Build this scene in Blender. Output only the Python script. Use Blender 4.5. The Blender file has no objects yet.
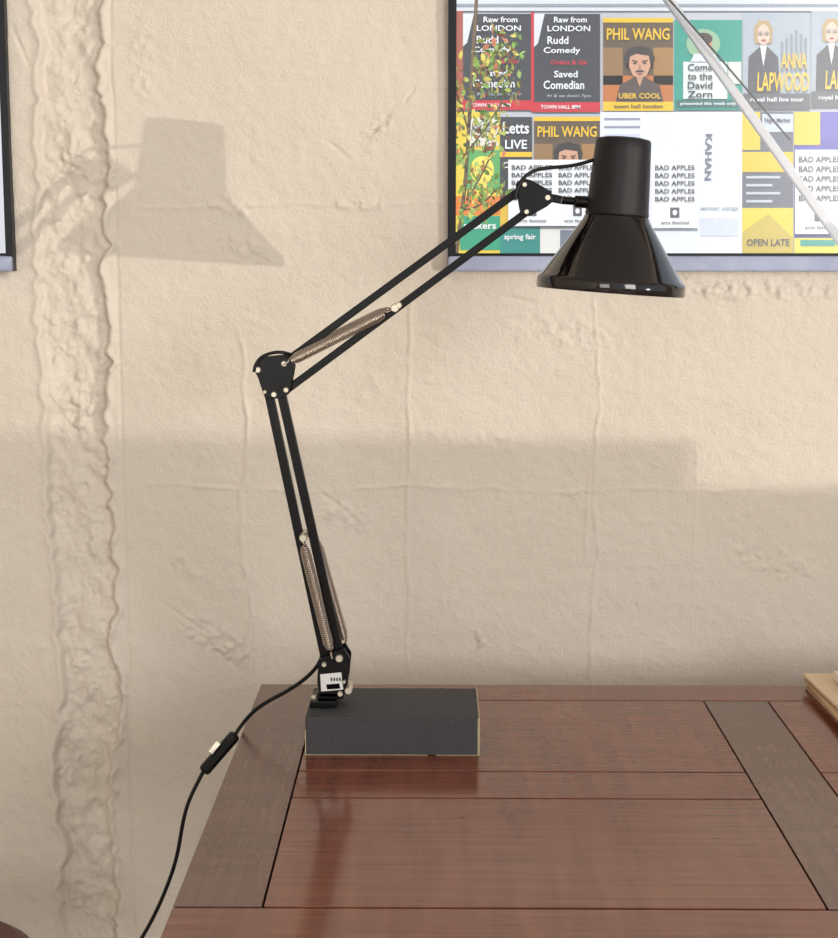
import bpy, math, random
import numpy as np
from mathutils import Vector, Matrix, Euler
random.seed(7)
scene=bpy.context.scene
scene.view_settings.view_transform='Standard'
col=scene.collection
F=1550.0; CAM=Vector((0,0,1.329)); TZ=0.75; YW=2.22
ROT=Euler((math.radians(90-8.04),0,math.radians(0.554)),'XYZ')
RM=ROT.to_matrix()
def ray(px,py): return RM@Vector(((px-419)/F,-(py-469)/F,-1))
def P(px,py,Y):
    d=ray(px,py); return CAM+d*(Y/d.y)
def PZ(px,py,Z):
    d=ray(px,py); return CAM+d*((Z-CAM.z)/d.z)
def lin(c):
    return tuple(((v/255)/12.92 if v/255<=.04045 else ((v/255+.055)/1.055)**2.4) for v in c)
# ---------- materials
def mat(name,rgb,rough=.5,metal=0,spec=.5,noise=None,bump=None,coat=0):
    m=bpy.data.materials.new(name); m.use_nodes=True
    nt=m.node_tree; b=nt.nodes['Principled BSDF']
    c=lin(rgb)+(1,)
    b.inputs['Base Color'].default_value=c
    b.inputs['Roughness'].default_value=rough; b.inputs['Metallic'].default_value=metal
    b.inputs['Specular IOR Level'].default_value=spec; b.inputs['Coat Weight'].default_value=coat
    tc=nt.nodes.new('ShaderNodeTexCoord')
    if noise:
        sc,rgb2=noise
        n=nt.nodes.new('ShaderNodeTexNoise'); n.inputs['Scale'].default_value=sc; n.inputs['Detail'].default_value=6
        nt.links.new(tc.outputs['Object'],n.inputs['Vector'])
        mx=nt.nodes.new('ShaderNodeMix'); mx.data_type='RGBA'
        mx.inputs[6].default_value=c; mx.inputs[7].default_value=lin(rgb2)+(1,)
        nt.links.new(n.outputs['Fac'],mx.inputs[0]); nt.links.new(mx.outputs[2],b.inputs['Base Color'])
    if bump:
        sc,st,dist=bump
        n=nt.nodes.new('ShaderNodeTexNoise'); n.inputs['Scale'].default_value=sc; n.inputs['Detail'].default_value=5
        nt.links.new(tc.outputs['Object'],n.inputs['Vector'])
        bp=nt.nodes.new('ShaderNodeBump'); bp.inputs['Strength'].default_value=st; bp.inputs['Distance'].default_value=dist
        nt.links.new(n.outputs['Fac'],bp.inputs['Height']); nt.links.new(bp.outputs['Normal'],b.inputs['Normal'])
    return m
def wood(name,a,b2,axis,rough=.15,spec=.75,off=0):
    m=bpy.data.materials.new(name); m.use_nodes=True
    nt=m.node_tree; b=nt.nodes['Principled BSDF']; N=nt.nodes.new; L=nt.links.new
    tc=N('ShaderNodeTexCoord')
    def nz(scale,sv,det=5,rot=0):
        mp=N('ShaderNodeMapping'); mp.inputs['Scale'].default_value=sv; mp.inputs['Location'].default_value=(off,off*.7,0); mp.inputs['Rotation'].default_value=(0,0,rot)
        L(tc.outputs['Object'],mp.inputs['Vector'])
        n=N('ShaderNodeTexNoise'); n.inputs['Scale'].default_value=scale; n.inputs['Detail'].default_value=det
        n.inputs['Distortion'].default_value=.3
        L(mp.outputs['Vector'],n.inputs['Vector']); return n
    al=(1,26,26) if axis=='x' else (26,1,26)
    ac=(26,2.6,2) if axis=='x' else (2.6,26,2)
    g=nz(6,al,6); w=nz(1.8,ac,2,.12)
    ad=N('ShaderNodeMath'); ad.operation='MULTIPLY_ADD'; ad.inputs[1].default_value=.6
    sc=N('ShaderNodeMath'); sc.operation='MULTIPLY'; sc.inputs[1].default_value=.4
    L(w.outputs['Fac'],sc.inputs[0]); L(g.outputs['Fac'],ad.inputs[0]); L(sc.outputs[0],ad.inputs[2])
    cr=N('ShaderNodeValToRGB'); cr.color_ramp.elements[0].position=.30; cr.color_ramp.elements[1].position=.70
    cr.color_ramp.elements[0].color=lin(a)+(1,); cr.color_ramp.elements[1].color=lin(b2)+(1,)
    L(ad.outputs[0],cr.inputs[0]); L(cr.outputs[0],b.inputs['Base Color'])
    b.inputs['Roughness'].default_value=rough; b.inputs['Specular IOR Level'].default_value=spec
    bp=N('ShaderNodeBump'); bp.inputs['Strength'].default_value=.03; bp.inputs['Distance'].default_value=.001
    L(g.outputs['Fac'],bp.inputs['Height']); L(bp.outputs['Normal'],b.inputs['Normal'])
    return m
M_wall=mat('painted_plaster',(226,217,204),.6,noise=(5,(218,207,191)),bump=(260,.6,.0024),spec=.35)
M_floor=mat('concrete_floor',(140,126,114),.6,noise=(6,(122,110,100)))
M_ceil=mat('ceiling_paint',(228,226,223),.8,noise=(3,(215,213,210)))
M_woodx=wood('mahogany_panel',(100,52,39),(142,84,62),'x')
M_woody=wood('mahogany_rail',(90,58,47),(120,84,70),'y',.22,.85)
M_groove=mat('groove_dark',(10,6,6),.8,spec=.05)
M_black=mat('black_satin_paint',(7,7,8),.3,spec=.25)
M_gloss=mat('black_gloss_enamel',(15,9,10),.08,spec=.5,coat=.2)
M_cap=mat('black_matte_plastic',(26,23,26),.45,spec=.3,bump=(900,.1,.0005))
M_base=mat('charcoal_vinyl',(76,76,78),.65,spec=.35,noise=(420,(48,48,50)),bump=(500,.8,.0014))
M_cream=mat('worn_edge_cream',(205,190,155),.6,noise=(60,(150,138,105)))
M_rivet=mat('nickel_rivet',(215,208,188),.35,metal=.6)
M_spring=mat('spring_steel',(185,170,158),.28,metal=.9)
M_label=mat('label_white',(225,225,222),.5)
M_cord=mat('cord_rubber',(10,10,11),.45,spec=.3)
M_sill=mat('window_sill_paint',(188,197,222),.55,noise=(30,(150,160,192)),bump=(80,.4,.003))
M_frame=mat('window_frame_black',(14,16,24),.4,spec=.3)
M_alu=mat('painted_steel',(228,230,236),.6,metal=0,noise=(20,(205,207,214)))
M_red=mat('stool_vinyl',(100,54,48),.45,noise=(15,(80,42,38)))
M_leg=mat('stool_leg_metal',(30,30,30),.4,metal=.8)
M_kraft=mat('kraft_paper',(236,212,180),.7,noise=(30,(224,198,164)))
M_kraft2=mat('kraft_paper_tan',(205,170,130),.7,noise=(30,(190,155,118)))  # darker tan tone for alternate menu sheets
M_paper=mat('cream_paper',(242,234,220),.7,noise=(40,(234,224,206)))
M_ext=mat('exterior_render',(205,205,208),.8,noise=(2,(180,182,190)))
M_road=mat('asphalt',(110,110,112),.9,noise=(30,(90,90,92)))
M_glass=bpy.data.materials.new('window_glass'); M_glass.use_nodes=True
nt=M_glass.node_tree; nt.nodes.clear()
o=nt.nodes.new('ShaderNodeOutputMaterial'); mx=nt.nodes.new('ShaderNodeMixShader'); t=nt.nodes.new('ShaderNodeBsdfTransparent'); g=nt.nodes.new('ShaderNodeBsdfGlossy')
g.inputs['Roughness'].default_value=.25; mx.inputs[0].default_value=.035
nt.links.new(t.outputs[0],mx.inputs[1]); nt.links.new(g.outputs[0],mx.inputs[2]); nt.links.new(mx.outputs[0],o.inputs[0])
# ---------- mesh helpers
def obj(name,verts,faces,m,parent=None,smooth=False):
    me=bpy.data.meshes.new(name); me.from_pydata([tuple(v) for v in verts],[],faces); me.update()
    if smooth:
        for p in me.polygons: p.use_smooth=True
    ob=bpy.data.objects.new(name,me); col.objects.link(ob)
    for mm in (m if isinstance(m,list) else [m]): me.materials.append(mm)
    if parent: ob.parent=parent
    return ob
def empty(name,loc=(0,0,0)):
    e=bpy.data.objects.new(name,None); col.objects.link(e); e.empty_display_size=.05; return e
def bevel(ob,w,seg=2):
    md=ob.modifiers.new('bevel','BEVEL'); md.width=w; md.segments=seg; md.limit_method='ANGLE'; return ob
BF=[(0,3,2,1),(4,5,6,7),(0,1,5,4),(1,2,6,5),(2,3,7,6),(3,0,4,7)]
def boxv(x0,x1,y0,y1,z0,z1): return [(x0,y0,z0),(x1,y0,z0),(x1,y1,z0),(x0,y1,z0),(x0,y0,z1),(x1,y0,z1),(x1,y1,z1),(x0,y1,z1)]
def box(name,x0,x1,y0,y1,z0,z1,m,parent=None,bv=0):
    ob=obj(name,boxv(x0,x1,y0,y1,z0,z1),BF,m,parent)
    if bv: bevel(ob,bv)
    return ob
def boxes(name,lst,m,parent=None):
    V=[];Fc=[]
    for b in lst:
        n=len(V); V+=boxv(*b); Fc+=[tuple(i+n for i in f) for f in BF]
    return obj(name,V,Fc,m,parent)
def bar(name,a,b,w,t,m,parent,bv=.001):
    a=Vector(a);b=Vector(b);d=(b-a).normalized(); yv=Vector((0,1,0)); n=d.cross(yv).normalized(); yv=n.cross(d).normalized()
    V=[]
    for p in (a,b):
        for s,u in ((-1,-1),(1,-1),(1,1),(-1,1)): V.append(p+n*s*w/2+yv*u*t/2)
    ob=obj(name,V,[(0,1,2,3),(7,6,5,4),(0,4,5,1),(1,5,6,2),(2,6,7,3),(3,7,4,0)],m,parent)
    bevel(ob,bv); return ob
def lathe(name,prof,origin,axis,m,parent=None,seg=64,closed=False):
    axis=Vector(axis).normalized(); q=Vector((0,0,1)).rotation_difference(axis)
    V=[];Fc=[];n=len(prof)
    for i in range(seg):
        a=2*math.pi*i/seg
        for r,h in prof: V.append(Vector(origin)+q@Vector((r*math.cos(a),r*math.sin(a),h)))
    for i in range(seg):
        j=(i+1)%seg
        for k in range(n-1):
            Fc.append((i*n+k,j*n+k,j*n+k+1,i*n+k+1))
        if closed: Fc.append((i*n+n-1,j*n+n-1,j*n,i*n))
    ob=obj(name,V,Fc,m,parent,True)
    md=ob.modifiers.new('e','EDGE_SPLIT'); md.split_angle=math.radians(35)
    return ob
def knob(name,c,r,h,m,parent,axis=(0,1,0)):
    c=Vector(c)-Vector(axis)*h/2
    return lathe(name,[(0.0001,0),(r*.8,0),(r,h*.12),(r,h*.88),(r*.8,h),(0.0001,h)],c,axis,m,parent,24)
def plate(name,pts,y0,y1,m,parent,bv=.0008):
    n=len(pts); V=[(p.x,y0,p.z) for p in pts]+[(p.x,y1,p.z) for p in pts]
    Fc=[tuple(range(n)),tuple(range(2*n-1,n-1,-1))]+[(i,i+n,(i+1)%n+n,(i+1)%n) for i in range(n)]
    ob=obj(name,V,Fc,m,parent); bevel(ob,bv); return ob
def curve(name,pts,r,m,parent=None,spline='NURBS',res=6):
    cu=bpy.data.curves.new(name,'CURVE'); cu.dimensions='3D'; cu.bevel_depth=r; cu.bevel_resolution=3; cu.resolution_u=res; cu.use_fill_caps=True
    s=cu.splines.new(spline); s.points.add(len(pts)-1)
    for i,p in enumerate(pts): s.points[i].co=(*p,1)
    if spline=='NURBS': s.use_endpoint_u=True; s.order_u=4
    ob=bpy.data.objects.new(name,cu); col.objects.link(ob); cu.materials.append(m)
    if parent: ob.parent=parent
    return ob
# ---------- wall_back with relief
rng=np.random.RandomState(3); TAB=rng.rand(256,256)*2-1
def vn(x,y,ox=0):
    x=x+ox*17.3; y=y+ox*5.7
    xi=np.floor(x).astype(int); yi=np.floor(y).astype(int); fx=x-xi; fy=y-yi
    fx=fx*fx*(3-2*fx); fy=fy*fy*(3-2*fy)
    g=lambda a,b:TAB[a%256,b%256]
    return (g(xi,yi)*(1-fx)+g(xi+1,yi)*fx)*(1-fy)+(g(xi,yi+1)*(1-fx)+g(xi+1,yi+1)*fx)*fy
def fbm(x,y,o=4,ox=0):
    s=0;a=1
    for i in range(o): s=s+a*vn(x*2**i,y*2**i,ox+i); a*=.5
    return s
SZ=1.2995; WL=round(P(16,262,YW).x,4); WR=.0190; WTOP=2.45; WRX=1.5; WLX=-1.9
xs=sorted(set(list(np.round(np.arange(-.75,1.0,.0024),5))+[WL,WR,WRX,WLX]+list(np.linspace(-3.2,-.76,30))+list(np.linspace(1.01,2.6,25))))
zs=sorted(set(list(np.round(np.arange(.10,1.72,.0024),5))+[SZ,WTOP]+list(np.linspace(0,.09,3))+list(np.linspace(1.73,3.0,20))))
xs=np.array(xs); zs=np.array(zs); nx=len(xs); nz_=len(zs)
X,Z=np.meshgrid(xs,zs)
U=434+X/YW*F; V=469+F*np.tan(np.arctan((1.329-Z)/YW)-math.radians(8.04))
ss=lambda a,b,x:(lambda t:t*t*(3-2*t))(np.clip((x-a)/(b-a),0,1))
D=.0022*fbm(U/110,V/110,3)+.0006*fbm(U/10,V/10,4,3)
D+=.0012*np.clip(fbm(U/45,V/30,4,9)-.2,0,1)+.0010*np.clip(fbm(U/18,V/14,3,14)-.45,0,1)
eL=46+7*vn(V/45,V*0+3)+3*vn(V/11,V*0+8); eR=106+5*vn(V/40,V*0+1)+4*fbm(V/13,V*0+5,3)-8*ss(720,760,V)
inside=ss(-2,2.5,U-eL)*(1-ss(-1.2,.8,U-eR))
rough=fbm(U/16,V/22,5,20); 
bigp=np.clip(fbm(U/26,V/40,3,27),-.3,.8)
D+=inside*(-.0125+.0045*rough+.004*bigp+.003*np.clip(fbm(U/8,V/8,4,31),0,1))
D+=.0045*np.exp(-((U-eR-4)/3.2)**2)*(1+.6*vn(V/9,V*0+2)) - .0026*np.exp(-((U-119-1.5*vn(V/60,V*0))/1.2)**2)
D+=.003*np.exp(-((U-eL+3)/4)**2)
def vline(u0,v0,v1,amp,w,wob,sd,h):
    global D
    c=u0+wob*vn(V/50,V*0+sd)+wob*.3*vn(V/12,V*0+sd+3)
    D+=h*np.exp(-((U-c)/w)**2)*ss(v0-15,v0+15,V)*(1-ss(v1-15,v1+15,V))*(1+.5*vn(V/15,V*0+sd))
vline(240,330,720,1,1.7,8,11,.0024); vline(408,290,660,1,1.6,3,12,.0020); vline(597,300,720,1,1.6,4,13,.0025)
vline(245,560,720,1,1.3,3,15,-.0018); vline(700,440,560,1,1.6,3,17,.0009); vline(590,470,560,1,1.4,6,18,.0015)
c=488+4*vn(U/80,U*0+4)+1.5*vn(U/15,U*0+6)
D+=.0012*np.exp(-((V-c)/1.8)**2)*ss(115,150,U)*(1-ss(720,800,U))*(1+.8*vn(U/20,U*0))
c=205+4*vn(U/60,U*0+14)
D+=.0012*np.exp(-((V-c)/1.8)**2)*ss(130,150,U)*(1-ss(440,460,U))
def patch(u,v,ru,rv,h,sd,ang=0):
    global D
    ca,sa=math.cos(ang),math.sin(ang); a=((U-u)*ca+(V-v)*sa)/ru; b=(-(U-u)*sa+(V-v)*ca)/rv
    m=np.exp(-(a*a+b*b)**2)
    D+=1.5*h*m*(np.clip(fbm(U/6,V/6,4,sd)+.3,-.2,1.2))
for a in [(208,640,40,16,.003,40,.5),(345,515,28,14,.0022,41,.4),(380,125,16,8,.0028,42,-.7),(478,640,10,9,.004,43),(235,205,26,10,.002,44,.2),(360,205,40,5,.002,45,.05),
          (250,248,28,10,.002,46,.4),(75,410,16,26,.004,47),(75,160,18,16,.004,48),(270,395,14,18,.0012,49),(650,285,90,9,.0022,50,.03),(760,290,80,10,.0028,51),(150,60,12,50,.0014,52),(480,440,60,10,.001,53,.1),
          (560,330,60,20,.0012,54,.2),(780,560,50,15,.0014,55,.3),(175,560,30,10,.0016,56,.8)]:
    patch(*a)
for (u,v,l,an) in [(383,122,22,-.9),(376,130,14,-.5),(30,45,20,1.2),(340,150,14,.7),(180,620,26,.6),(215,655,24,.7),(620,250,12,.3),(410,95,10,-1),(520,300,16,.2),(330,500,16,.6)]:
    ca,sa=math.cos(an),math.sin(an); a=(U-u)*ca+(V-v)*sa; b=-(U-u)*sa+(V-v)*ca
    D-=.0028*np.exp(-(a/l)**4-(b/1.5)**2)
fade=ss(-.76,-.70,X)*(1-ss(.95,1.0,X))*ss(.10,.16,Z)*(1-ss(1.69,1.72,Z))
D*=fade
co=np.empty((nx*nz_,3)); co[:,0]=X.ravel(); co[:,1]=YW-D.ravel(); co[:,2]=Z.ravel()
i,j=np.meshgrid(np.arange(nx-1),np.arange(nz_-1)); i=i.ravel(); j=j.ravel()
cx=(xs[i]+xs[i+1])/2; cz=(zs[j]+zs[j+1])/2
op=((cx>WR)&(cx<WRX)&(cz>SZ)&(cz<WTOP))|((cx<WL)&(cx>WLX)&(cz>SZ)&(cz<WTOP))
i=i[~op]; j=j[~op]; a0=j*nx+i
fc=np.stack([a0,a0+1,a0+1+nx,a0+nx],1)
core=[(-3.2,2.6,2.248,2.42,0,SZ-.004),(-3.2,2.6,2.248,2.42,WTOP,3.0),(WL,WR,2.248,2.42,SZ-.004,WTOP),(WRX,2.6,2.248,2.42,SZ-.004,WTOP),(-3.2,WLX,2.248,2.42,SZ-.004,WTOP)]
cv=[];cf=[]
for b in core:
    n=len(cv)+len(co); cv+=boxv(*b); cf+=[[k+n for k in f] for f in BF]
allv=np.vstack([co,np.array(cv)]); allf=np.vstack([fc,np.array(cf)])
me=bpy.data.meshes.new('wall_back'); me.vertices.add(len(allv)); me.vertices.foreach_set('co',allv.ravel())
me.loops.add(allf.size); me.loops.foreach_set('vertex_index',allf.ravel().astype(np.int32))
me.polygons.add(len(allf)); me.polygons.foreach_set('loop_start',np.arange(0,allf.size,4).astype(np.int32))
try: me.polygons.foreach_set('loop_total',np.full(len(allf),4,dtype=np.int32))
except Exception: pass
sm=np.zeros(len(allf),dtype=bool); sm[:len(fc)]=True
me.polygons.foreach_set('use_smooth',sm)
me.update(calc_edges=True); me.validate(); me.materials.append(M_wall)
wb=bpy.data.objects.new('wall_back',me); col.objects.link(wb)
# ---------- rest of room
box('floor',-3.4,2.8,-5.2,2.42,-.1,0,M_floor)
box('ceiling',-3.4,2.8,-5.2,2.42,3.0,3.1,M_ceil)
box('wall_left',-3.4,-3.2,-5.2,2.42,0,3.0,M_wall)
LX,LY,LZ=4.75,-1.7,1.009
boxes('wall_right_blocker',[(2.6,2.75,-5.2,-4.7,0,3),(2.6,2.75,-4.7,-2.1,0,.9),(2.6,2.75,-4.7,-2.1,2.8,3),(2.6,2.75,-2.1,-1.6,0,3),(2.6,2.75,1.6,2.42,0,3),(2.6,2.75,-1.6,1.6,2.6,3),(2.6,2.75,-1.6,1.6,0,LZ-.010),(2.6,2.62,-1.6,.207,LZ-.010,LZ+.023)],M_wall)  # unseen wall added as light blocker; stepped sill shapes the back wall's shadow edge
boxes('wall_front',[(-3.2,2.6,-5.2,-5.0,0,.8),(-3.2,2.6,-5.2,-5.0,2.7,3),(-3.2,-2.6,-5.2,-5.0,.8,2.7),(-.7,-.1,-5.2,-5.0,.8,2.7),(2.0,2.6,-5.2,-5.0,.8,2.7)],M_wall)
# windows
def window(name,x0,x1,s):
    e=empty(name)
    boxes('frame',[(x0,x0+s,2.206,2.27,SZ,WTOP),(x1-s,x1,2.206,2.27,SZ,WTOP),(x0+s,x1-s,2.225,2.27,SZ+.0212,SZ+.025),(x0+s,x1-s,2.21,2.27,WTOP-s,WTOP)],M_frame,e)
    box('sill',x0+.0005,x1-.0005,2.197,2.30,SZ-.0005,SZ+.0208,M_sill,e,.003)
    box('pane',x0+s,x1-s,2.246,2.249,SZ+.025,WTOP-s,M_glass,e)
window('window_1',WR,WRX,.0115); window('window_2',WLX,WL,.0105)
# ---------- table
T=empty('table')
x0,x1,y0,y1=-.233,1.016,1.225,2.027; xa,xb,xc,xd=-.152,.350,.433,.935
ya,yb,yc,yd=1.310,1.589,1.675,1.953; th=.028; g=.0010; gy=.0021
def brd(n,a,b,c,d,m): 
    return box(n,a+g,b-g,c+gy,d-gy,TZ-th,TZ,m,T,.0006)
brd('rail_left',x0,xa,ya,y1,M_woody) ; brd('rail_right',xd,x1,ya,y1,M_woody); brd('rail_mid',xb,xc,ya,yd,M_woody)
brd('rail_near',x0,x1,y0,ya,M_woodx); brd('rail_far',xa,xd,yd,y1,M_woodx)
for k,(a,b) in enumerate(((xa,xb),(xc,xd))):
    brd('panel_a%d'%k,a,b,ya,yb,M_woodx); brd('panel_b%d'%k,a,b,yb,yc,M_woodx); brd('panel_c%d'%k,a,b,yc,yd,M_woodx)
box('underlay',x0+.004,x1-.004,y0+.004,y1-.004,TZ-th-.004,TZ-.006,M_groove,T)
boxes('apron',[(x0+.05,x1-.05,y0+.05,y0+.07,.64,TZ-th-.004),(x0+.05,x1-.05,y1-.07,y1-.05,.64,TZ-th-.004),(x0+.05,x0+.07,y0+.07,y1-.07,.64,TZ-th-.004),(x1-.07,x1-.05,y0+.07,y1-.07,.64,TZ-th-.004)],M_woodx,T)
for k,(a,b) in enumerate(((x0+.03,y0+.03),(x1-.09,y0+.03),(x0+.03,y1-.09),(x1-.09,y1-.09))):
    box('leg_%d'%(k+1),a,a+.06,b,b+.06,0,TZ-th-.004,M_woody,T,.003)
# ---------- desk lamp
L=empty('desk_lamp'); Y=1.786
bx0,bx1,by0,by1,bh=-.148,.053,1.728,1.849,.046
b=box('base_box',bx0,bx1,by0,by1,TZ+.0005,TZ+bh,M_base,L,.0018)
boxes('base_edge_wear',[(bx1-.0020,bx1+.0003,by0-.0004,by0+.0012,TZ+.001,TZ+bh-.001),(bx1-.0010,bx1+.0004,by0,by1,TZ+bh-.0012,TZ+bh+.0003),
   (bx0-.0003,bx0+.0007,by0-.0004,by0+.001,TZ+.001,TZ+.03),(bx0,bx1-.06,by0-.0004,by0+.001,TZ+.0006,TZ+.0013),(bx1-.05,bx1,by0-.0004,by0+.001,TZ+.0006,TZ+.0012)],M_cream,L)
zt=TZ+bh
def Q(px,py,dy=0): return P(px,py,Y+dy)
f0=Q(311,700).x; f1=Q(338,700).x
box('foot_bracket',f0,f1,1.762,1.81,zt,zt+.008,M_black,L,.0015)
box('foot_block',Q(318,690).x,Q(344,690).x,1.772,1.802,zt+.008,Q(330,689).z,M_black,L,.0015)
knob('foot_screw',(f0+.004,1.775,zt+.010),.003,.004,M_rivet,L,(0,0,1))
pl=[Q(*p) for p in ((319,657),(345,645),(351,655),(349,676),(344,694),(321,694),(318,680))]
plate('shoulder_plate_near',pl,Y-.014,Y-.011,M_black,L); plate('shoulder_plate_far',pl,Y+.011,Y+.014,M_black,L)
box('shoulder_core',Q(322,0).x,Q(342,0).x,Y-.010,Y+.010,Q(0,690).z,Q(0,674).z,M_black,L,.001)
lb=[Q(*p) for p in ((321,671),(342,669),(344,686),(322,688))]
plate('maker_label',lb,Y-.0149,Y-.0142,M_label,L,.0002)
lab2=[Q(*p) for p in ((327,681),(340,680),(341,685),(328,686))]
plate('maker_label_badge',lab2,Y-.0153,Y-.0148,M_groove,L,.0001)
boxes('maker_label_print',[(Q(x,0).x,Q(x+1.6,0).x,Y-.0152,Y-.0148,Q(0,676.5).z,Q(0,673.5).z) for x in (326,329,332,335,338)],M_groove,L)
for k,(px,py,r) in enumerate(((340,655,4.2),(325,661,2.6),(341,690,3),(349,687,4),(345,678,1.8))):
    knob('rivet_%d'%k,Q(px,py),r/876,.036,M_rivet,L)
bar('lower_bar_rear',Q(268.5,391),Q(326,661),.0108,.007,M_black,L)
bar('lower_bar_front',Q(281,391),Q(340,655),.0108,.007,M_black,L)
def spring(name,a,b,dy,r=.0053,pitch=.0023,wire=.00108):
    a=Vector(a)+Vector((0,dy,0)); b=Vector(b)+Vector((0,dy,0)); d=b-a; Ln=d.length; d.normalize()
    u=d.cross(Vector((0,1,0))).normalized(); v=u.cross(d)
    pts=[]; h=.010
    pts.append(a); pts.append(a+d*h*.7)
    n=int((Ln-2*h)/pitch)
    for i in range(n*10+1):
        t=i/10; an=t*2*math.pi; e=min(1,.55+t/8,.55+(n-t)/8); pts.append(a+d*(h+t*pitch)+u*r*e*math.cos(an)+v*r*e*math.sin(an))
    pts.append(b-d*h*.7); pts.append(b)
    return curve(name,pts,wire,M_spring,L,'POLY')
spring('lower_spring_a',Q(303,535),Q(333,655),-.0165); spring('lower_spring_b',Q(313,535),Q(346,652),.0165)
bar('lower_spring_pin',Q(303,535,-.017),Q(303.5,535.5,.017),.004,.004,M_rivet,L)
knob('lower_spring_knob',Q(304.5,535),.0048,.044,M_rivet,L)
knob('lower_spring_cross',Q(315,536,.016),.003,.010,M_rivet,L)
el=[Q(*p) for p in ((254,366),(257,360),(264,357),(284,355),(292,358),(295,366),(292,384),(290,393),(282,398),(266,397),(262,386),(259,377))]
plate('elbow_plate_near',el,Y-.0115,Y-.0085,M_black,L); plate('elbow_plate_far',el,Y+.0085,Y+.0115,M_black,L)
box('elbow_core',Q(263,0).x,Q(288,0).x,Y-.008,Y+.008,Q(0,378).z,Q(0,362).z,M_black,L,.001)
for k,(px,py,r) in enumerate(((259,369,3.2),(285,363,3),(275,393.5,3),(287,389,2.8),(266,391,1.8))):
    knob('elbow_rivet_%d'%k,Q(px,py),r/876,.029,M_rivet,L)
curve('elbow_cable',[Q(254,372,-.014),Q(256,360,-.014),Q(266,354,-.012),Q(280,351,-.01),Q(290,354,-.006),Q(297,357,0)],.002,M_cord,L)
bar('upper_bar_top',Q(285,362),Q(523,188),.0088,.007,M_black,L)
bar('upper_bar_bottom',Q(288,389),Q(528,211),.0088,.007,M_black,L)
spring('upper_spring_a',Q(284,364),Q(393,309),-.0145); spring('upper_spring_b',Q(286,360),Q(396,306),.0145)
knob('upper_spring_knob',Q(395,307.5),.0048,.042,M_rivet,L)
knob('upper_spring_knob_cap',Q(399,305,-.004),.0035,.03,M_rivet,L)
wr=[Q(*p) for p in ((516,184),(522,178),(532,181),(551,192),(552,202),(546,207),(530,216),(521,215),(519,205))]
plate('wrist_plate_near',wr,Y-.0105,Y-.0075,M_black,L); plate('wrist_plate_far',wr,Y+.0075,Y+.0105,M_black,L)
for k,(px,py,r) in enumerate(((524,185,2.6),(547,198,3),(526,212,2.6))):
    knob('wrist_rivet_%d'%k,Q(px,py),r/876,.026,M_rivet,L)
bar('wrist_link',Q(540,196),Q(562,200),.009,.010,M_black,L)
ax=(Q(625,137)-Q(611,292)).normalized()
a=Q(560,200); bq=Q(594,203)
dv=(bq-a); lathe('swivel_stem',[(0.0001,0),(.0045,0),(.0045,dv.length*.4),(.0068,dv.length*.45),(.0068,dv.length*.85),(.005,dv.length*.9),(.005,dv.length),(0.0001,dv.length)],a,dv,M_black,L,24)
O=Q(610,292)
Lt=(Q(625,139)-O).length
cap=[(.0001,Lt),(.0275,Lt),(.0300,Lt-.0006),(.0312,Lt-.003),(.0318,Lt-.012),(.0355,Lt-.080),(.0362,Lt-.0845),(.0350,Lt-.0865),(.0335,Lt-.0865),(.0001,Lt-.0865)]
lathe('socket_cap',cap,O,ax,M_cap,L,96)
zt2=Lt-.0870
sh=[(.0345,zt2+.001),(.0365,zt2),(.0372,zt2-.002),(.0385,zt2-.005),(.0805,.0165),(.0825,.0150),(.0840,.0128),(.0845,.0110),(.0847,.0015),(.0841,.0),(.0830,.0002),(.0825,.002),(.0825,.0105),(.0790,.0155),(.037,zt2-.006),(.0335,zt2-.002)]
lathe('shade',sh,O,ax,M_gloss,L,128,closed=True)
lathe('bulb',[(.0001,.028),(.012,.030),(.022,.040),(.025,.052),(.020,.066),(.012,.078),(.012,.090),(.0001,.090)],O,ax,M_label,L,32)
lathe('cap_top_vent',[(.0001,Lt+.0012),(.022,Lt+.0012),(.0235,Lt),(.0001,Lt)],O,ax,M_cap,L,48)
curve('head_cable',[Q(515,200,-.013),Q(516,188,-.013),Q(524,176,-.010),Q(536,169,-.004),Q(556,167,0),Q(575,166,.0),Q(590,161,.0),Q(600,158,0)],.0021,M_cord,L)
cp=[Q(322,656,.006),Q(319,664,.010),Q(312,673,.014),Q(300,683,.018),Q(284,693,.022),Q(264,703,.028),Q(250,714,.034)]+[P(241,726,1.826),P(236,733,1.824),P(234,737,1.822)]
curve('power_cord_upper',cp,.0024,M_cord,L)
s0=P(236,734,1.822); s1=P(203,772,1.806)
bar('cord_switch',s0,s1,.0145,.013,M_cord,L,.004)
bar('cord_switch_button',P(219,741,1.812)+Vector((0,-.004,0)),P(210,752,1.806)+Vector((0,-.004,0)),.007,.010,M_rivet,L,.001)
curve('power_cord_lower',[s1,P(199,780,1.805),P(188,800,1.80),P(182,825,1.80),P(178,855,1.80),P(168,885,1.80),P(155,915,1.80),P(142,938,1.80),P(125,965,1.80),P(90,1080,1.83),Vector((-.42,1.9,.05)),Vector((-.5,2.0,.003)),Vector((-.9,2.15,.003))],.0024,M_cord,L)
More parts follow.
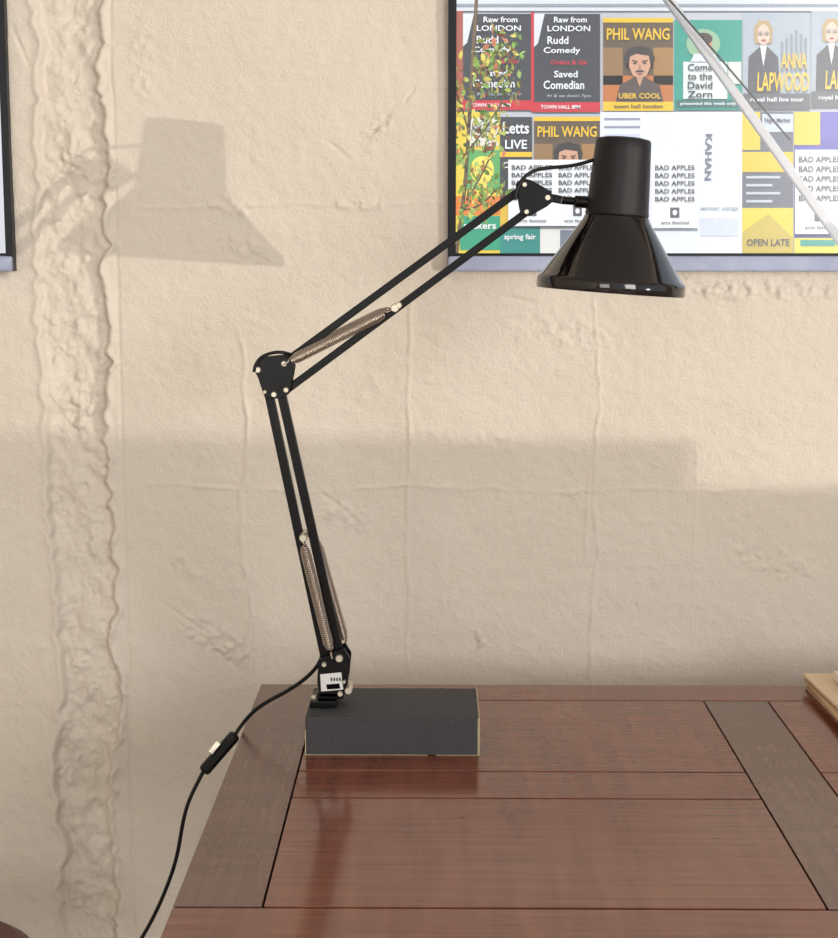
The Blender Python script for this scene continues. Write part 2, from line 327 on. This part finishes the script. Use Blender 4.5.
# ---------- papers at right
S=empty('paper_menu_stack')
def sheet(n,z,dx,dy,m,rot,curl=.004,thk=.0035):
    c0=PZ(803,689,TZ); w,d=.17,.24; a=math.radians(-84+rot)
    V=[];Fc=[];nx_,ny_=10,10
    ux=Vector((math.cos(a),math.sin(a),0)); uy=Vector((-math.sin(a),math.cos(a),0))
    for s in (0,1):
        for j in range(ny_+1):
            for i in range(nx_+1):
                u=i/nx_; v=j/ny_
                p=c0+Vector((dx,dy,0))+ux*(u*d)+uy*(v*w); p.z=z+curl*((1-u)**3+ .4*(v-.5)**2)+(thk if s else 0)
                V.append(p)
    n1=(nx_+1)*(ny_+1); q=nx_+1
    for j in range(ny_):
        for i in range(nx_):
            a0=j*q+i; Fc.append((a0,a0+q,a0+q+1,a0+1)); Fc.append((n1+a0,n1+a0+1,n1+a0+q+1,n1+a0+q))
    for i in range(nx_): Fc.append((i,i+1,n1+i+1,n1+i)); a0=ny_*q+i; Fc.append((a0+1,a0,n1+a0,n1+a0+1))
    for j in range(ny_): a0=j*q; Fc.append((a0+q,a0,n1+a0,n1+a0+q)); a0=j*q+nx_; Fc.append((a0,a0+q,n1+a0+q,n1+a0))
    obj(n,V,Fc,m,S)
sheet('menu_1',TZ+.0005,.003,0,M_kraft2,-4,.0005); sheet('menu_2',TZ+.0046,.006,-.003,M_kraft,-2,.001); sheet('menu_3',TZ+.0090,.001,.001,M_kraft2,-6,.002); sheet('menu_4',TZ+.0140,.000,.002,M_kraft,-2,.003)
box('napkin_block',.525,.61,1.90,1.985,TZ+.0205,TZ+.032,M_paper,S,.002)
# ---------- stool bottom-left
ST=empty('stool'); c=PZ(-85,956,.45)
lathe('seat',[(.0001,.0),(.13,.0),(.147,-.012),(.15,-.03),(.145,-.05),(.0001,-.05)],c,(0,0,1),M_red,ST,48)
for kk in range(4):
    an=math.pi/4+kk*math.pi/2
    bar('leg_%d'%(kk+1),c+Vector((math.cos(an)*.10,math.sin(an)*.10,-.05)),Vector((c.x+math.cos(an)*.15,c.y+math.sin(an)*.15,.002)),.018,.018,M_leg,ST,.004)
# ---------- outside
box('ground',-14,16,2.43,16,-.15,-.02,M_road)
YP=12.0
box('poster_hoarding',-6,9,YP+.01,YP+.2,-.02,6,M_ext)
mats={}
def cm(rgb):
    if rgb not in mats:
        mats[rgb]=mat('print_%d_%d_%d'%rgb,rgb,.55,noise=(25,tuple(int(v*.93) for v in rgb)))
    return mats[rgb]
def textmesh(s,sd,px0,py0,px1,py1,rot=0,y=YP):
    cu=bpy.data.curves.new('t','FONT'); cu.body=s; cu.offset=.018; cu.resolution_u=2; cu.size=1
    o=bpy.data.objects.new('t',cu); col.objects.link(o); bpy.context.view_layer.update()
    m=bpy.data.meshes.new_from_object(o.evaluated_get(bpy.context.evaluated_depsgraph_get()))
    bpy.data.objects.remove(o)
    V=np.array([v.co[:] for v in m.vertices]); Fc=[tuple(p.vertices) for p in m.polygons]
    bpy.data.meshes.remove(m)
    if len(V)==0: return [],[]
    if rot: V[:,[0,1]]=np.stack([V[:,1],-V[:,0]],1)
    mn=V.min(0); mxx=V.max(0)
    u=(V[:,0]-mn[0])/(mxx[0]-mn[0]); v=(V[:,1]-mn[1])/(mxx[1]-mn[1])
    a=P(px0,py1,y); b=P(px1,py0,y)
    return [(a.x+(b.x-a.x)*uu, y, a.z+(b.z-a.z)*vv) for uu,vv in zip(u,v)],Fc
class Poster:
    def __init__(s,x0,y0,x1,y1,bg,lift=0):
        s.V=[];s.F=[];s.M=[];s.mi=[];s.l=0;s.lift=lift
        s.rect(x0,y0,x1,y1,bg)
    def add(s,V,Fc,c,layer):
        n=len(s.V); s.V+=[(v[0],YP-.004-s.lift-layer*.004,v[2]) for v in V]; s.F+=[tuple(k+n for k in f) for f in Fc]
        if c not in s.M: s.M.append(c)
        s.mi+=[s.M.index(c)]*len(Fc)
    def rect(s,x0,y0,x1,y1,c,layer=0):
        s.poly([(x0,y1),(x1,y1),(x1,y0),(x0,y0)],c,layer)
    def poly(s,pts,c,layer=1):
        V=[tuple(P(a,b,YP)) for a,b in pts]; s.add(V,[tuple(range(len(V)))],c,layer)
    def ell(s,cx,cy,rx,ry,c,layer=2):
        s.poly([(cx+rx*math.cos(t*math.pi/10),cy-ry*math.sin(t*math.pi/10)) for t in range(20)],c,layer)
    def text(s,t,x0,y0,x1,y1,c,layer=3,rot=0):
        V,Fc=textmesh(t,0,x0,y0,x1,y1,rot); s.add(V,Fc,c,layer)
    def done(s):
        me=bpy.data.meshes.new('poster'); me.from_pydata(s.V,[],s.F); me.update()
        for c in s.M: me.materials.append(cm(c))
        me.polygons.foreach_set('material_index',s.mi)
        ob=bpy.data.objects.new('poster',me); col.objects.link(ob)
W=(245,245,245);DK=(52,54,62);YE=(244,196,20);RED=(210,25,45);TE=(15,155,135);SK=(214,160,128);PU=(85,80,170)
def gig(x,y,w,h):
    p=Poster(x,y,x+w,y+h,DK)
    L_=[("Raw from",.30,.03,.80,.09,W),("LONDON",.20,.12,.85,.18,W),("Rudd",.2,.23,.52,.31,W),("Comedy",.14,.34,.70,.42,W),("Orders & Gin",.25,.47,.8,.52,RED),("Saved",.30,.58,.66,.65,W),("Comedian",.14,.68,.76,.77,W),("fri & sat doors 7pm",.2,.82,.86,.86,(170,175,185))]
    for t,a,b,c,d,cc in L_: p.text(t,x+a*w,y+b*h,x+c*w,y+d*h,cc)
    p.poly([(x,y),(x+w*.16,y),(x+w*.06,y+h*.3),(x,y+h*.34)],(225,228,232),1)
    p.rect(x,y+h*.90,x+w,y+h,RED,1); p.text("TOWN HALL 8PM",x+w*.1,y+h*.93,x+w*.7,y+h*.97,W)
    p.done()
gig(463,14,68,96); gig(534,14,66,98)
p=Poster(531,12,534,112,RED); p.done()
def comic(x,y,w,h):
    p=Poster(x,y,x+w,y+h,(96,76,54)); p.rect(x,y,x+w,y+h*.05,YE,1); p.rect(x,y+h*.9,x+w,y+h,YE,1)
    for kx,cc in ((.0,(150,112,66)),(.72,(170,120,60))): p.rect(x+w*kx,y+h*.32,x+w*(kx+.28),y+h*.72,cc,1)
    p.rect(x,y+h*.62,x+w,y+h*.9,(196,112,44),1)
    p.text("PHIL WANG",x+w*.05,y+h*.11,x+w*.95,y+h*.24,YE)
    cx=x+w*.52; cy=y+h*.50
    p.poly([(x+w*.18,y+h*.9),(x+w*.24,y+h*.72),(cx-w*.08,y+h*.64),(cx+w*.08,y+h*.64),(x+w*.80,y+h*.72),(x+w*.86,y+h*.9)],(80,62,56),2)
    p.poly([(cx-w*.06,y+h*.62),(cx+w*.06,y+h*.62),(cx,y+h*.74)],SK,3)
    p.poly([(cx-w*.19,cy+h*.04),(cx-w*.23,cy-h*.08),(cx-w*.16,cy-h*.17),(cx,cy-h*.20),(cx+w*.15,cy-h*.17),(cx+w*.22,cy-h*.07),(cx+w*.18,cy+h*.04)],(44,34,30),3)
    p.poly([(cx-w*.14,cy-h*.08),(cx-w*.05,cy-h*.11),(cx+w*.13,cy-h*.09),(cx+w*.155,cy+h*.02),(cx+w*.10,cy+h*.12),(cx,cy+h*.155),(cx-w*.10,cy+h*.12),(cx-w*.155,cy+h*.02)],SK,4)
    for e in (-1,1):
        p.ell(cx+e*w*.07,cy-h*.01,w*.026,h*.009,(45,32,28),5); p.poly([(cx+e*w*.03,cy-h*.035),(cx+e*w*.11,cy-h*.045),(cx+e*w*.11,cy-h*.033),(cx+e*w*.03,cy-h*.023)][::e],(50,38,32),5)
        p.ell(cx+e*w*.165,cy+h*.015,w*.018,h*.03,(195,140,110),3)
    p.poly([(cx-w*.02,cy+h*.055),(cx+w*.02,cy+h*.055),(cx+w*.008,cy),(cx-w*.008,cy)],(184,128,100),5)
    p.poly([(cx-w*.07,cy+h*.085),(cx+w*.07,cy+h*.085),(cx+w*.04,cy+h*.065),(cx-w*.04,cy+h*.065)],(50,38,32),5)
    p.ell(cx,cy+h*.105,w*.04,h*.009,(160,80,70),5)
    p.text("UBER COOL",x+w*.22,y+h*.81,x+w*.82,y+h*.87,YE,5); p.text("town hall london",x+w*.15,y+h*.93,x+w*.85,y+h*.97,(60,50,40))
    p.done()
comic(603,18,70,93); comic(534,117,66,84)
p=Poster(674,20,742,110,TE); p.ell(703,44,17,15,(150,190,150)); p.ell(704,46,8,9,SK,3); p.ell(703,39,9,6,(60,40,35),4); p.poly([(690,62),(694,54),(714,54),(719,62)],(230,230,235),4)
p.rect(683,62,727,99,(235,238,235),2)
for t,a,b in (("Come",64,71),("to the",73,80),("David",82,89),("Zorn",91,98)): p.text(t,687,a,712,b,(20,60,60),5)
p.rect(728,62,741,84,(225,225,215),2); p.rect(676,100,740,108,(30,110,105),1); p.text("presented this week only",680,102,736,106,W); p.done()
def duo(x,y,w,h):
    p=Poster(x,y,x+w,y+h,(176,184,192)); 
    cx=x+w*.30; cy=y+h*.22
    p.poly([(cx-w*.24,y+h),(cx-w*.22,cy+h*.24),(cx-w*.05,cy+h*.13),(cx+w*.06,cy+h*.13),(cx+w*.22,cy+h*.24),(cx+w*.26,y+h)],(70,72,80),1)
    p.poly([(cx-w*.05,cy+h*.12),(cx+w*.05,cy+h*.12),(cx,cy+h*.34)],W,2)
    p.poly([(cx-w*.13,cy+h*.10),(cx-w*.14,cy-h*.06),(cx-w*.07,cy-h*.14),(cx+w*.07,cy-h*.14),(cx+w*.14,cy-h*.06),(cx+w*.13,cy+h*.10)],(190,160,110),2)
    p.ell(cx,cy+h*.01,w*.095,h*.11,(232,198,178),3)
    for e in (-.05,.05): p.ell(cx+w*e,cy-h*.005,w*.036,h*.022,(110,95,92),4); p.ell(cx+w*e,cy-h*.005,w*.028,h*.016,(222,192,176),5); p.ell(cx+w*e,cy-h*.005,w*.010,h*.008,(60,60,70),6)
    p.ell(cx,cy+h*.068,w*.035,h*.011,(180,70,70),4)
    p.text("ANNA",x+w*.55,y+h*.42,x+w*.95,y+h*.58,YE,6); p.text("LAPWOOD",x+w*.20,y+h*.62,x+w*.98,y+h*.82,YE,6)
    for kx in range(6): p.rect(x+w*(.56+.07*kx),y+h*(.30-.04*kx if kx<3 else .06+.04*kx),x+w*(.60+.07*kx),y+h*.62,(140,148,158),1)
    p.rect(x,y+h*.84,x+w,y+h,(90,92,98),2); p.text("royal hall live tour",x+w*.1,y+h*.88,x+w*.9,y+h*.94,W,5); p.done()
duo(743,13,67,96); duo(811,11,67,96); duo(880,11,67,96)
p=Poster(455,-30,960,11,(222,224,228)); p.rect(455,4,960,7,(150,160,170),1); p.done()
p=Poster(500,117,532,200,DK); p.text("Letts",503,122,529,134,W); p.text("LIVE",505,140,527,149,W); p.rect(500,152,532,157,YE,1); p.text("Comedy",503,162,530,170,W); p.done()
p=Poster(600,112,742,256,(236,238,244)); p.text("KAHAN",704,134,712,180,(110,115,128),3,1)
for yy in (118,126): p.rect(604,yy,640,yy+2,(150,155,170),1)
p.rect(604,134,640,160,(210,216,232),1); p.ell(622,146,8,10,(185,190,210),2); p.rect(603,164,640,200,(225,212,140),1)
p.text("winter songs",700,206,738,211,(170,175,185)); p.rect(700,218,738,236,(215,220,232),1); p.done()
p=Poster(742,112,793,256,(96,100,112)); p.rect(742,112,760,150,(235,200,40),1); p.rect(762,114,793,132,(205,212,225),1); p.rect(742,152,793,172,YE,1)
for k in range(4): p.rect(746,176+k*8,746+34-(k%2)*8,178.5+k*8,(200,204,212),2)
p.text("Night Market",764,118,790,124,DK); p.rect(742,208,793,256,(236,208,40),1)
p.poly([(742,256),(742,232),(768,214),(793,238),(793,256)],(205,178,60),2); p.text("OPEN LATE",746,239,789,246,DK,4); p.done()
p=Poster(794,112,960,256,PU); p.rect(794,112,820,145,(235,200,40),1); p.rect(820,112,960,140,(95,90,180),1); p.rect(794,238,960,256,(225,215,60),1); p.rect(800,240,835,246,TE,2); p.done()
def bad(x,y,w,h):
    p=Poster(x,y,x+w,y+h,W,.03)
    for k in range(5): p.text("BAD APPLES",x+w*.07,y+h*(.08+.115*k),x+w*.93,y+h*(.15+.115*k),(60,60,66))
    p.rect(x+w*.40,y+h*.70,x+w*.60,y+h*.85,(90,90,96),1); p.ell(x+w*.50,y+h*.775,w*.05,h*.04,W,2); p.text("arts festival",x+w*.2,y+h*.90,x+w*.8,y+h*.94,(90,90,96)); p.done()
bad(508,160,47,66); bad(555,160,44,66); bad(651,160,46,68); bad(794,150,48,84); bad(843,150,48,84)
p=Poster(455,112,500,256,(235,205,60)); p.rect(466,150,500,190,(90,170,90),1); p.rect(470,118,498,146,(230,225,215),1); p.text("FOLK NIGHT",472,124,496,132,DK); p.ell(482,170,12,14,(245,225,90),2); p.rect(455,196,500,215,(235,130,40),1); p.rect(460,216,500,250,(40,160,120),1); p.text("makers",464,222,496,229,W); p.done()
p=Poster(500,227,600,256,(235,232,225)); p.rect(500,227,540,256,(40,140,130),1); p.text("spring fair",504,234,536,241,W); p.rect(560,230,598,256,(120,125,140),1); p.done()
p=Poster(500,200,508,227,(230,190,60)); p.done()
p=Poster(455,11,463,112,(170,90,70)); p.done()
# tree outside
TR=empty('street_tree'); YT=6.0
pb=P(456,640,YT); pb.z=-.02
Mb=cm((120,98,72))
bar('trunk_base',pb,P(455,262,YT),.03,.03,Mb,TR,.006)
curve('trunk',[P(455,268,YT),P(459,230,YT),P(466,190,YT),P(470,100,YT),P(474,40,YT),P(480,-60,YT)],.007,Mb,TR)
br=[((466,200),(500,130)),((468,150),(512,80)),((470,100),(500,45)),((468,130),(450,70)),((466,170),(445,120)),((472,70),(512,50)),((464,210),(495,190))]
for q_,(a,b) in enumerate(br): curve('branch_%d'%q_,[P(*a,YT),P((a[0]+b[0])/2+3,(a[1]+b[1])/2+8,YT-.05),P(*b,YT-.1)],.003,Mb,TR)
lc=[(130,170,65),(175,188,75),(222,204,90),(205,120,80),(150,182,95)]
V=[];Fc=[];mi=[]
for q_ in range(640):
    a,b=random.choice(br); t=random.uniform(.1,1.1)
    c=P(a[0]+(b[0]-a[0])*t+random.gauss(0,7),a[1]+(b[1]-a[1])*t+random.gauss(0,10),YT+random.uniform(-.2,.1))
    s=random.uniform(.010,.020); R=Euler((random.uniform(0,6),random.uniform(0,6),random.uniform(0,6))).to_matrix()
    n=len(V)
    for lx,ly in ((-1,0),(-.3,.5),(.5,.4),(1,0),(.5,-.4),(-.3,-.5)): V.append(c+R@Vector((lx*s,ly*s,abs(lx)*s*.2)))
    Fc.append(tuple(range(n,n+6))); mi.append(random.randrange(5))
lv=obj('leaves',V,Fc,[cm(c_) for c_ in lc],TR); lv.data.polygons.foreach_set('material_index',mi)
# diagonal brace outside the glass
br_=empty('steel_brace')
YB=2.9
a=P(640,-40,YB); b=P(838,238,YB); d=(b-a).normalized(); a=a-d*1.2; b=b+d*((-.012-b.z)/d.z)
bar('tube',a,b,.016,.016,M_alu,br_,.003)
curve('cable',[P(650,-22,YB-.02),P(680,12,YB-.02),P(720,58,YB-.02),P(790,140,YB-.02)],.0018,M_cord,br_,'POLY')
# ---------- lights
def light(name,typ,loc,energy,color,**k):
    ld=bpy.data.lights.new(name,typ); ld.energy=energy; ld.color=color
    for a_,v_ in k.items(): setattr(ld,a_,v_)
    o=bpy.data.objects.new(name,ld); o.location=loc; col.objects.link(o); return o
def aim(o,t): o.rotation_euler=(Vector(t)-o.location).to_track_quat('-Z','Y').to_euler()
s=light('low_reflected_sun','SPOT',(LX,LY,LZ),570,(1,.91,.79),spot_size=math.radians(75),spot_blend=.3,shadow_soft_size=.014); aim(s,(0,2.2,1.3))
s=light('sun','SUN',(0,-3,8),2.8,(1,.98,.95),angle=.01); aim(s,(1.0,3.2-3+3.2,8-5.2))
a1=light('interior_fill','AREA',(2.55,-3.4,1.85),158,(1,.97,.935),shape='RECTANGLE',size=2.4,size_y=1.8); aim(a1,(0.0,-2.0,1.75))  # area fill added off-frame right to light the room and bring out relief
a2=light('interior_fill','AREA',(-1.65,-4.95,1.75),58,(1,.97,.935),shape='RECTANGLE',size=1.8,size_y=1.8); aim(a2,(-1.65,0,1.6))  # weaker area fill added behind the camera to brighten the interior
w=bpy.data.worlds.new('World'); scene.world=w; w.use_nodes=True
bg=w.node_tree.nodes['Background']; bg.inputs[0].default_value=(.80,.89,1,1); bg.inputs[1].default_value=.95
# ---------- camera
cd=bpy.data.cameras.new('camera'); cd.sensor_fit='HORIZONTAL'; cd.sensor_width=36; cd.lens=F/838*36; cd.clip_start=.05; cd.clip_end=100
cam=bpy.data.objects.new('camera',cd); cam.location=CAM; cam.rotation_euler=ROT; col.objects.link(cam); scene.camera=cam
